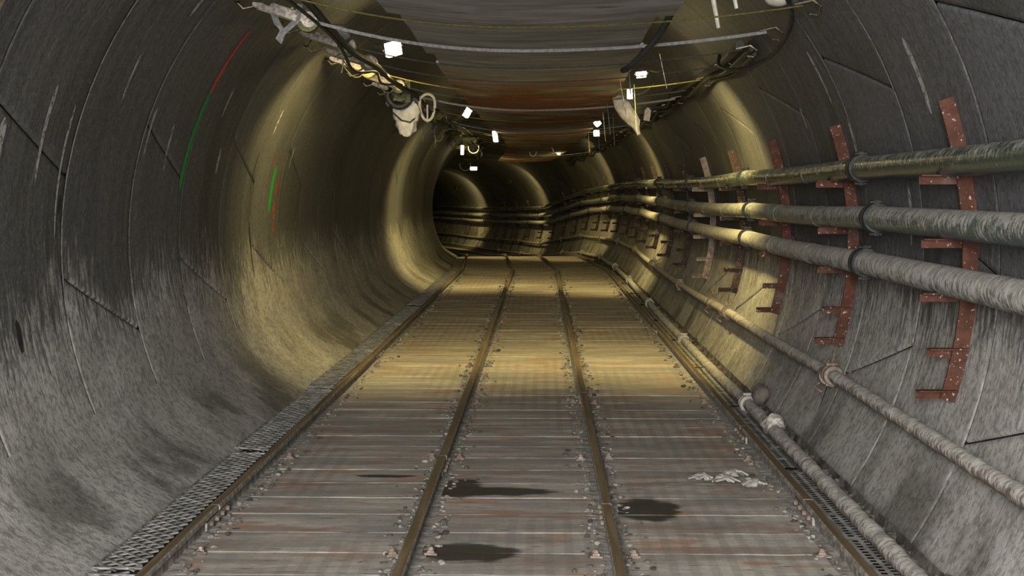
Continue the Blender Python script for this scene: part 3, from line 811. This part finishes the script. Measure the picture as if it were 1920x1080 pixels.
# coiled hose and white wrapped bundle on the left
r = empty('wrapped_bundle', P(12.6, -1.0, 1.0)); tag(r, 'white wrapped bundle hanging below a black coil on the left', 'bundle')
mb = MB(); mb.blob((.02, 0, -.05), (.10, .09, .14), .12, 14, 10); mb.blob((.06, -.02, .03), (.085, .07, .10), .14, 12, 8); mb.blob((-.05, 0, .02), (.06, .06, .08), .14, 10, 8); mb.build('wrapping', 'white', r, True)
mb = MB(); mb.tube([(-.10, -.05, .02), (-.02, -.095, -.05), (.06, -.095, -.07), (.11, -.04, -.02)], .008, 6); mb.build('tie', 'rope_grey', r)
r = empty('hose_coil', P(12.45, -1.03, 1.17)); tag(r, 'black hose coil with olive webbing hanging above the white bundle', 'hose')
mb = MB(); pts = []
for i in range(60):
    a = 2 * PI * i / 20; pts.append((.10 * math.cos(a), .02 * (i / 20 - 1.5), .10 * math.sin(a) * 1.05))
mb.tube(pts, .028, 8); mb.build('hose', 'black', r, True)
mb = MB(); mb.ring((.02, -.02, 0), (0, 1, 0), .01, .06, .08, 18); mb.box((.08, -.05, .03), (.05, .05, .2)); mb.build('webbing', 'web_olive', r)
mb = MB(); pts = [(.07 * math.cos(2 * PI * i / 24), .01 * math.sin(i), .12 * math.sin(2 * PI * i / 24) * (1.0 + .2 * math.cos(2 * PI * i / 24 + 1.5))) for i in range(24)]
mb.tube(pts, .013, 8, closed=True); mb.tube([(0.0, 0, .0), (.0, .0, -.16)], .008, 6)
o = mb.build('cable_loop', 'cable_pale', None, True); o.location = P(12.7, -.80, 1.10); tag(o, 'pale cable loop hanging right of the white bundle', 'cable')
# lit wrapping lumps on the near hose
for k, (s, x, z, sz) in enumerate(((8.75, -1.03, 1.29, (.085, .10, .05)), (7.85, -1.05, 1.27, (.07, .08, .06)))):
    mb = MB(); mb.blob((0, 0, 0), sz, .1, 10, 8); o = mb.build('tape_wrap', 'web_grey', None, True); o.location = P(s, x, z); o.rotation_euler = (0, .4, 0)
    tag(o, ['grey padded wrap around the left hose, second from the camera', 'grey padded wrap around the left hose, nearest'][k], 'wrap', 'wraps on the left hose')
for k, (s, x, z, L) in enumerate(((9.3, -1.13, 1.33, .16), (10.1, -1.2, 1.3, .14), (12.9, -1.12, 1.12, .2), (16.2, -1.15, 1.1, .2), (17.4, -1.1, 1.08, .22))):
    mb = MB(); mb.tube(curve_pts([P(s, x, z), P(s, x + random.uniform(-.02, .02), z - L * .5), P(s, x + random.uniform(-.03, .03), z - L)]), .005, 5)
    o = mb.build('tie_wire', 'hook', None, True); tag(o, 'loose tie wire dangling from the left strap row, %s from the camera' % ORD[k], 'wire', 'tie wires of the left strap row')
# white bag on the right
mb = MB(); pts = curve_pts([P(12.4, .92, 1.14), P(12.5, .99, 1.03), P(12.6, 1.08, .92), P(12.6, 1.12, .82)]); mb.tube(pts, [.03 + .055 * math.sin(PI * min(1, .15 + i / len(pts))) for i in range(len(pts))], 10, flat=(1, .6), jit=.06)
o = mb.build('white_bag', 'white', None, True); tag(o, 'cream lit bag hanging by the right wall hooks', 'bag')
mb = MB(); mb.box((0, 0, 0), (.055, .01, .10)); mb.box((0, 0, .055), (.03, .008, .02)); o = mb.build('paper_tag', 'web_grey'); o.location = P(12.3, 1.17, .98); o.rotation_euler = (0, .15, .1); tag(o, 'small grey tag hanging right of the cream bag', 'tag')
# yellow/white clutter in the far left cluster
for k, (s, x, z) in enumerate(((15.2, -.93, 1.14), (19.5, -1.0, 1.1), (22.5, -.95, 1.12), (24.5, -1.15, 1.05), (28, -1.12, 1.05), (30, -1.2, 1.0))):
    mb = MB(); mb.blob((0, 0, 0), (.12, .1, .045), .2, 8, 6); mb.tube([(-.08, -.03, 0), (0, -.08, -.06), (.1, -.04, .0)], .015, 6, flat=(1, .3)); o = mb.build('webbing_bundle', ['web_olive', 'rope_yellow'][k % 2], None, True); o.location = P(s, x, z)
    tag(o, '%s webbing bundle in the left strap row, %s from the camera' % (['olive', 'yellow'][k % 2], ORD[k]), 'webbing', 'webbing bundles in the left strap row')
for k, (s, x, z, rr) in enumerate(((18.5, -1.13, 1.02, .055), (24, -.93, 1.02, .09), (31, -1.25, .92, .12), (26.2, .1, 1.0, .06))):
    mb = MB(); mb.tube([(rr * math.cos(a), .01 * math.sin(3 * a), rr * math.sin(a)) for a in [PI * (.9 + 1.25 * i / 16) for i in range(17)]], .008, 6)
    o = mb.build('cable_loop', 'cable_pale', None, True); o.location = P(s, x, z)
    tag(o, ['small pale cable loop beside the dark left wall', 'pale cable loop under the third left lamp', 'pale cable loop hanging by the farthest left lamp', 'pale cable loop hanging below the far end of the sheets'][k], 'cable', 'pale cable loops')

# ------------------------------------------------------------------ work lamps
YEL = (1.0, .79, .29)
def lamp(name, label, s, x, z, size, lens_dir, energy, aim, roll=0.0, cone=142, hood=False):
    c = P(s, x, z); root = empty(name, c); tag(root, label, 'lamp', 'work lamps along the roof')
    rot = Vector(lens_dir).to_track_quat('Z', 'Y').to_matrix() @ Matrix.Rotation(roll, 3, 'Z')
    a, b = size
    h = MB(); i = 0
    h.box((0, 0, -.035), (a * 1.05, b * 1.05, .03)); h.box((0, 0, -.065), (a * .7, b * .7, .035), taper=1.25)
    for q in range(5): h.box((-a * .3 + a * .15 * q, 0, -.09), (.006, b * .6, .02))
    if hood:
        for sx, sy in ((1, 0), (-1, 0), (0, 1), (0, -1)): h.box((sx * a * .62, sy * b * .62, .01), (.02 if sx else a * 1.3, .02 if sy else b * 1.3, .12))
    h.v = [rot @ p for p in h.v]; h.build('housing', 'grey_metal', root)
    g = MB(); g.box((0, 0, 0), (a, b, .04), taper=.86); g.v = [rot @ p for p in g.v]; g.build('lens', 'glow', root)
    y = MB(); y.tube([(-a * .6, 0, -.02), (-a * .62, 0, -.08), (0, 0, -.13), (a * .62, 0, -.08), (a * .6, 0, -.02)], .006, 6); y.v = [rot @ p for p in y.v]; y.build('yoke', 'grey_metal', root)
    cb = MB(); cb.tube(curve_pts([rot @ Vector((0, 0, -.09)), rot @ Vector((.03, .03, -.13)) + Vector((0, 0, -.04)), Vector((math.copysign(.14, x) , .1, .03)), Vector((math.copysign(.22, x), .2, .10))]), .006, 6); cb.build('lead', 'rope_grey', root, True)
    if energy:
        d = bpy.data.lights.new(name + '_beam', 'SPOT'); d.energy = energy * 1.7; d.color = YEL; d.spot_size = math.radians(cone); d.spot_blend = 1.0; d.shadow_soft_size = .09
        o = bpy.data.objects.new(name + '_beam', d); C.objects.link(o); o.parent = root
        hd = head(s); av = Matrix.Rotation(hd, 3, 'Z') @ Vector(aim)
        o.location = av.normalized() * .07
        if energy > 100:          # stray light of the unshielded lens
            d2 = bpy.data.lights.new(name + '_stray', 'POINT'); d2.energy = energy * .028; d2.color = YEL; d2.shadow_soft_size = .05
            o2 = bpy.data.objects.new(name + '_stray', d2); C.objects.link(o2); o2.parent = root; o2.location = Vector(lens_dir).normalized() * .09
        o.rotation_euler = av.to_track_quat('-Z', 'Y').to_euler()
    return root
lamp('work_lamp', 'bright square work lamp left of the grey sheets, nearest on the left', 10.4, -.86, 1.36, (.125, .11), (.45, -.75, -.5), 185, (-.28, .52, -.72), .35)
lamp('work_lamp', 'small work lamp under the right sheet edge, nearest on the right', 10.6, .994, 1.185, (.08, .035), (-.1, -.9, -.5), 150, (.32, .52, -.72), .1)
lamp('work_lamp', 'upright work lamp below the nearest right lamp', 11.6, .97, 1.115, (.035, .085), (-.4, -.9, -.1), 0, (0, 1, -.5))
lamp('work_lamp', 'slanted work lamp by the left webbing, second on the left', 14.8, -.545, 1.15, (.06, .10), (.6, -.75, -.2), 6, (-.1, .9, -.5), -.5)
lamp('work_lamp', 'round-looking work lamp at the right sheet edge, upper of the far pair', 16.8, .91, 1.13, (.07, .07), (-.5, -.8, -.1), 5, (.2, .9, -.5), .7)
lamp('work_lamp', 'boxy work lamp at the right sheet edge, lower of the far pair', 19.6, 1.01, 1.10, (.075, .085), (-.3, -.9, -.1), 140, (.28, .55, -.7))
lamp('work_lamp', 'curved bright work lamp at the left end of the far sheets', 20.4, -.44, 1.085, (.06, .17), (-.6, -.75, -.1), 160, (-.4, .55, -.7), .1)
lamp('work_lamp', 'tall narrow lamp added deep in the left clutter to light it', 23.6, -1.10, .97, (.05, .16), (.2, -.95, -.1), 35, (.2, .9, -.2))  # extra lamp, added to brighten the strap clutter around it
lamp('work_lamp', 'lowest and farthest work lamp on the left', 31.5, -1.05, .86, (.16, .07), (.3, -.9, -.3), 120, (.4, .8, -.4))
lamp('work_lamp', 'tiny work lamp at the far end of the sheets', 29.6, .74, 1.11, (.06, .06), (-.2, -.9, -.2), 110, (.35, .8, -.4))
lamp('work_lamp', 'dark back of a work lamp round the bend, nearer of two', 42.0, .7, 1.2, (.08, .08), (.25, .9, -.2), 130, (.4, .8, -.4), hood=True)
lamp('work_lamp', 'dark back of a work lamp round the bend, farther of two', 53.0, .7, 1.2, (.08, .08), (.25, .9, -.2), 130, (.4, .8, -.4), hood=True)

# unlit white bulkhead fitting high on the right wall
r = empty('bulkhead_fitting', P(7.25, 1.475, 1.30)); tag(r, 'unlit white dome fitting on the right wall at the top edge', 'fitting')
mb = MB(); mb.blob((-.015, 0, -.012), (.075, .085, .045), .0, 14, 8); mb.build('dome', 'cable_pale', r, True)
mb = MB(); mb.ring((.012, 0, .012), (.7, 0, .7), .06, .10, .03, 20); mb.build('base', 'grey_metal', r, True)
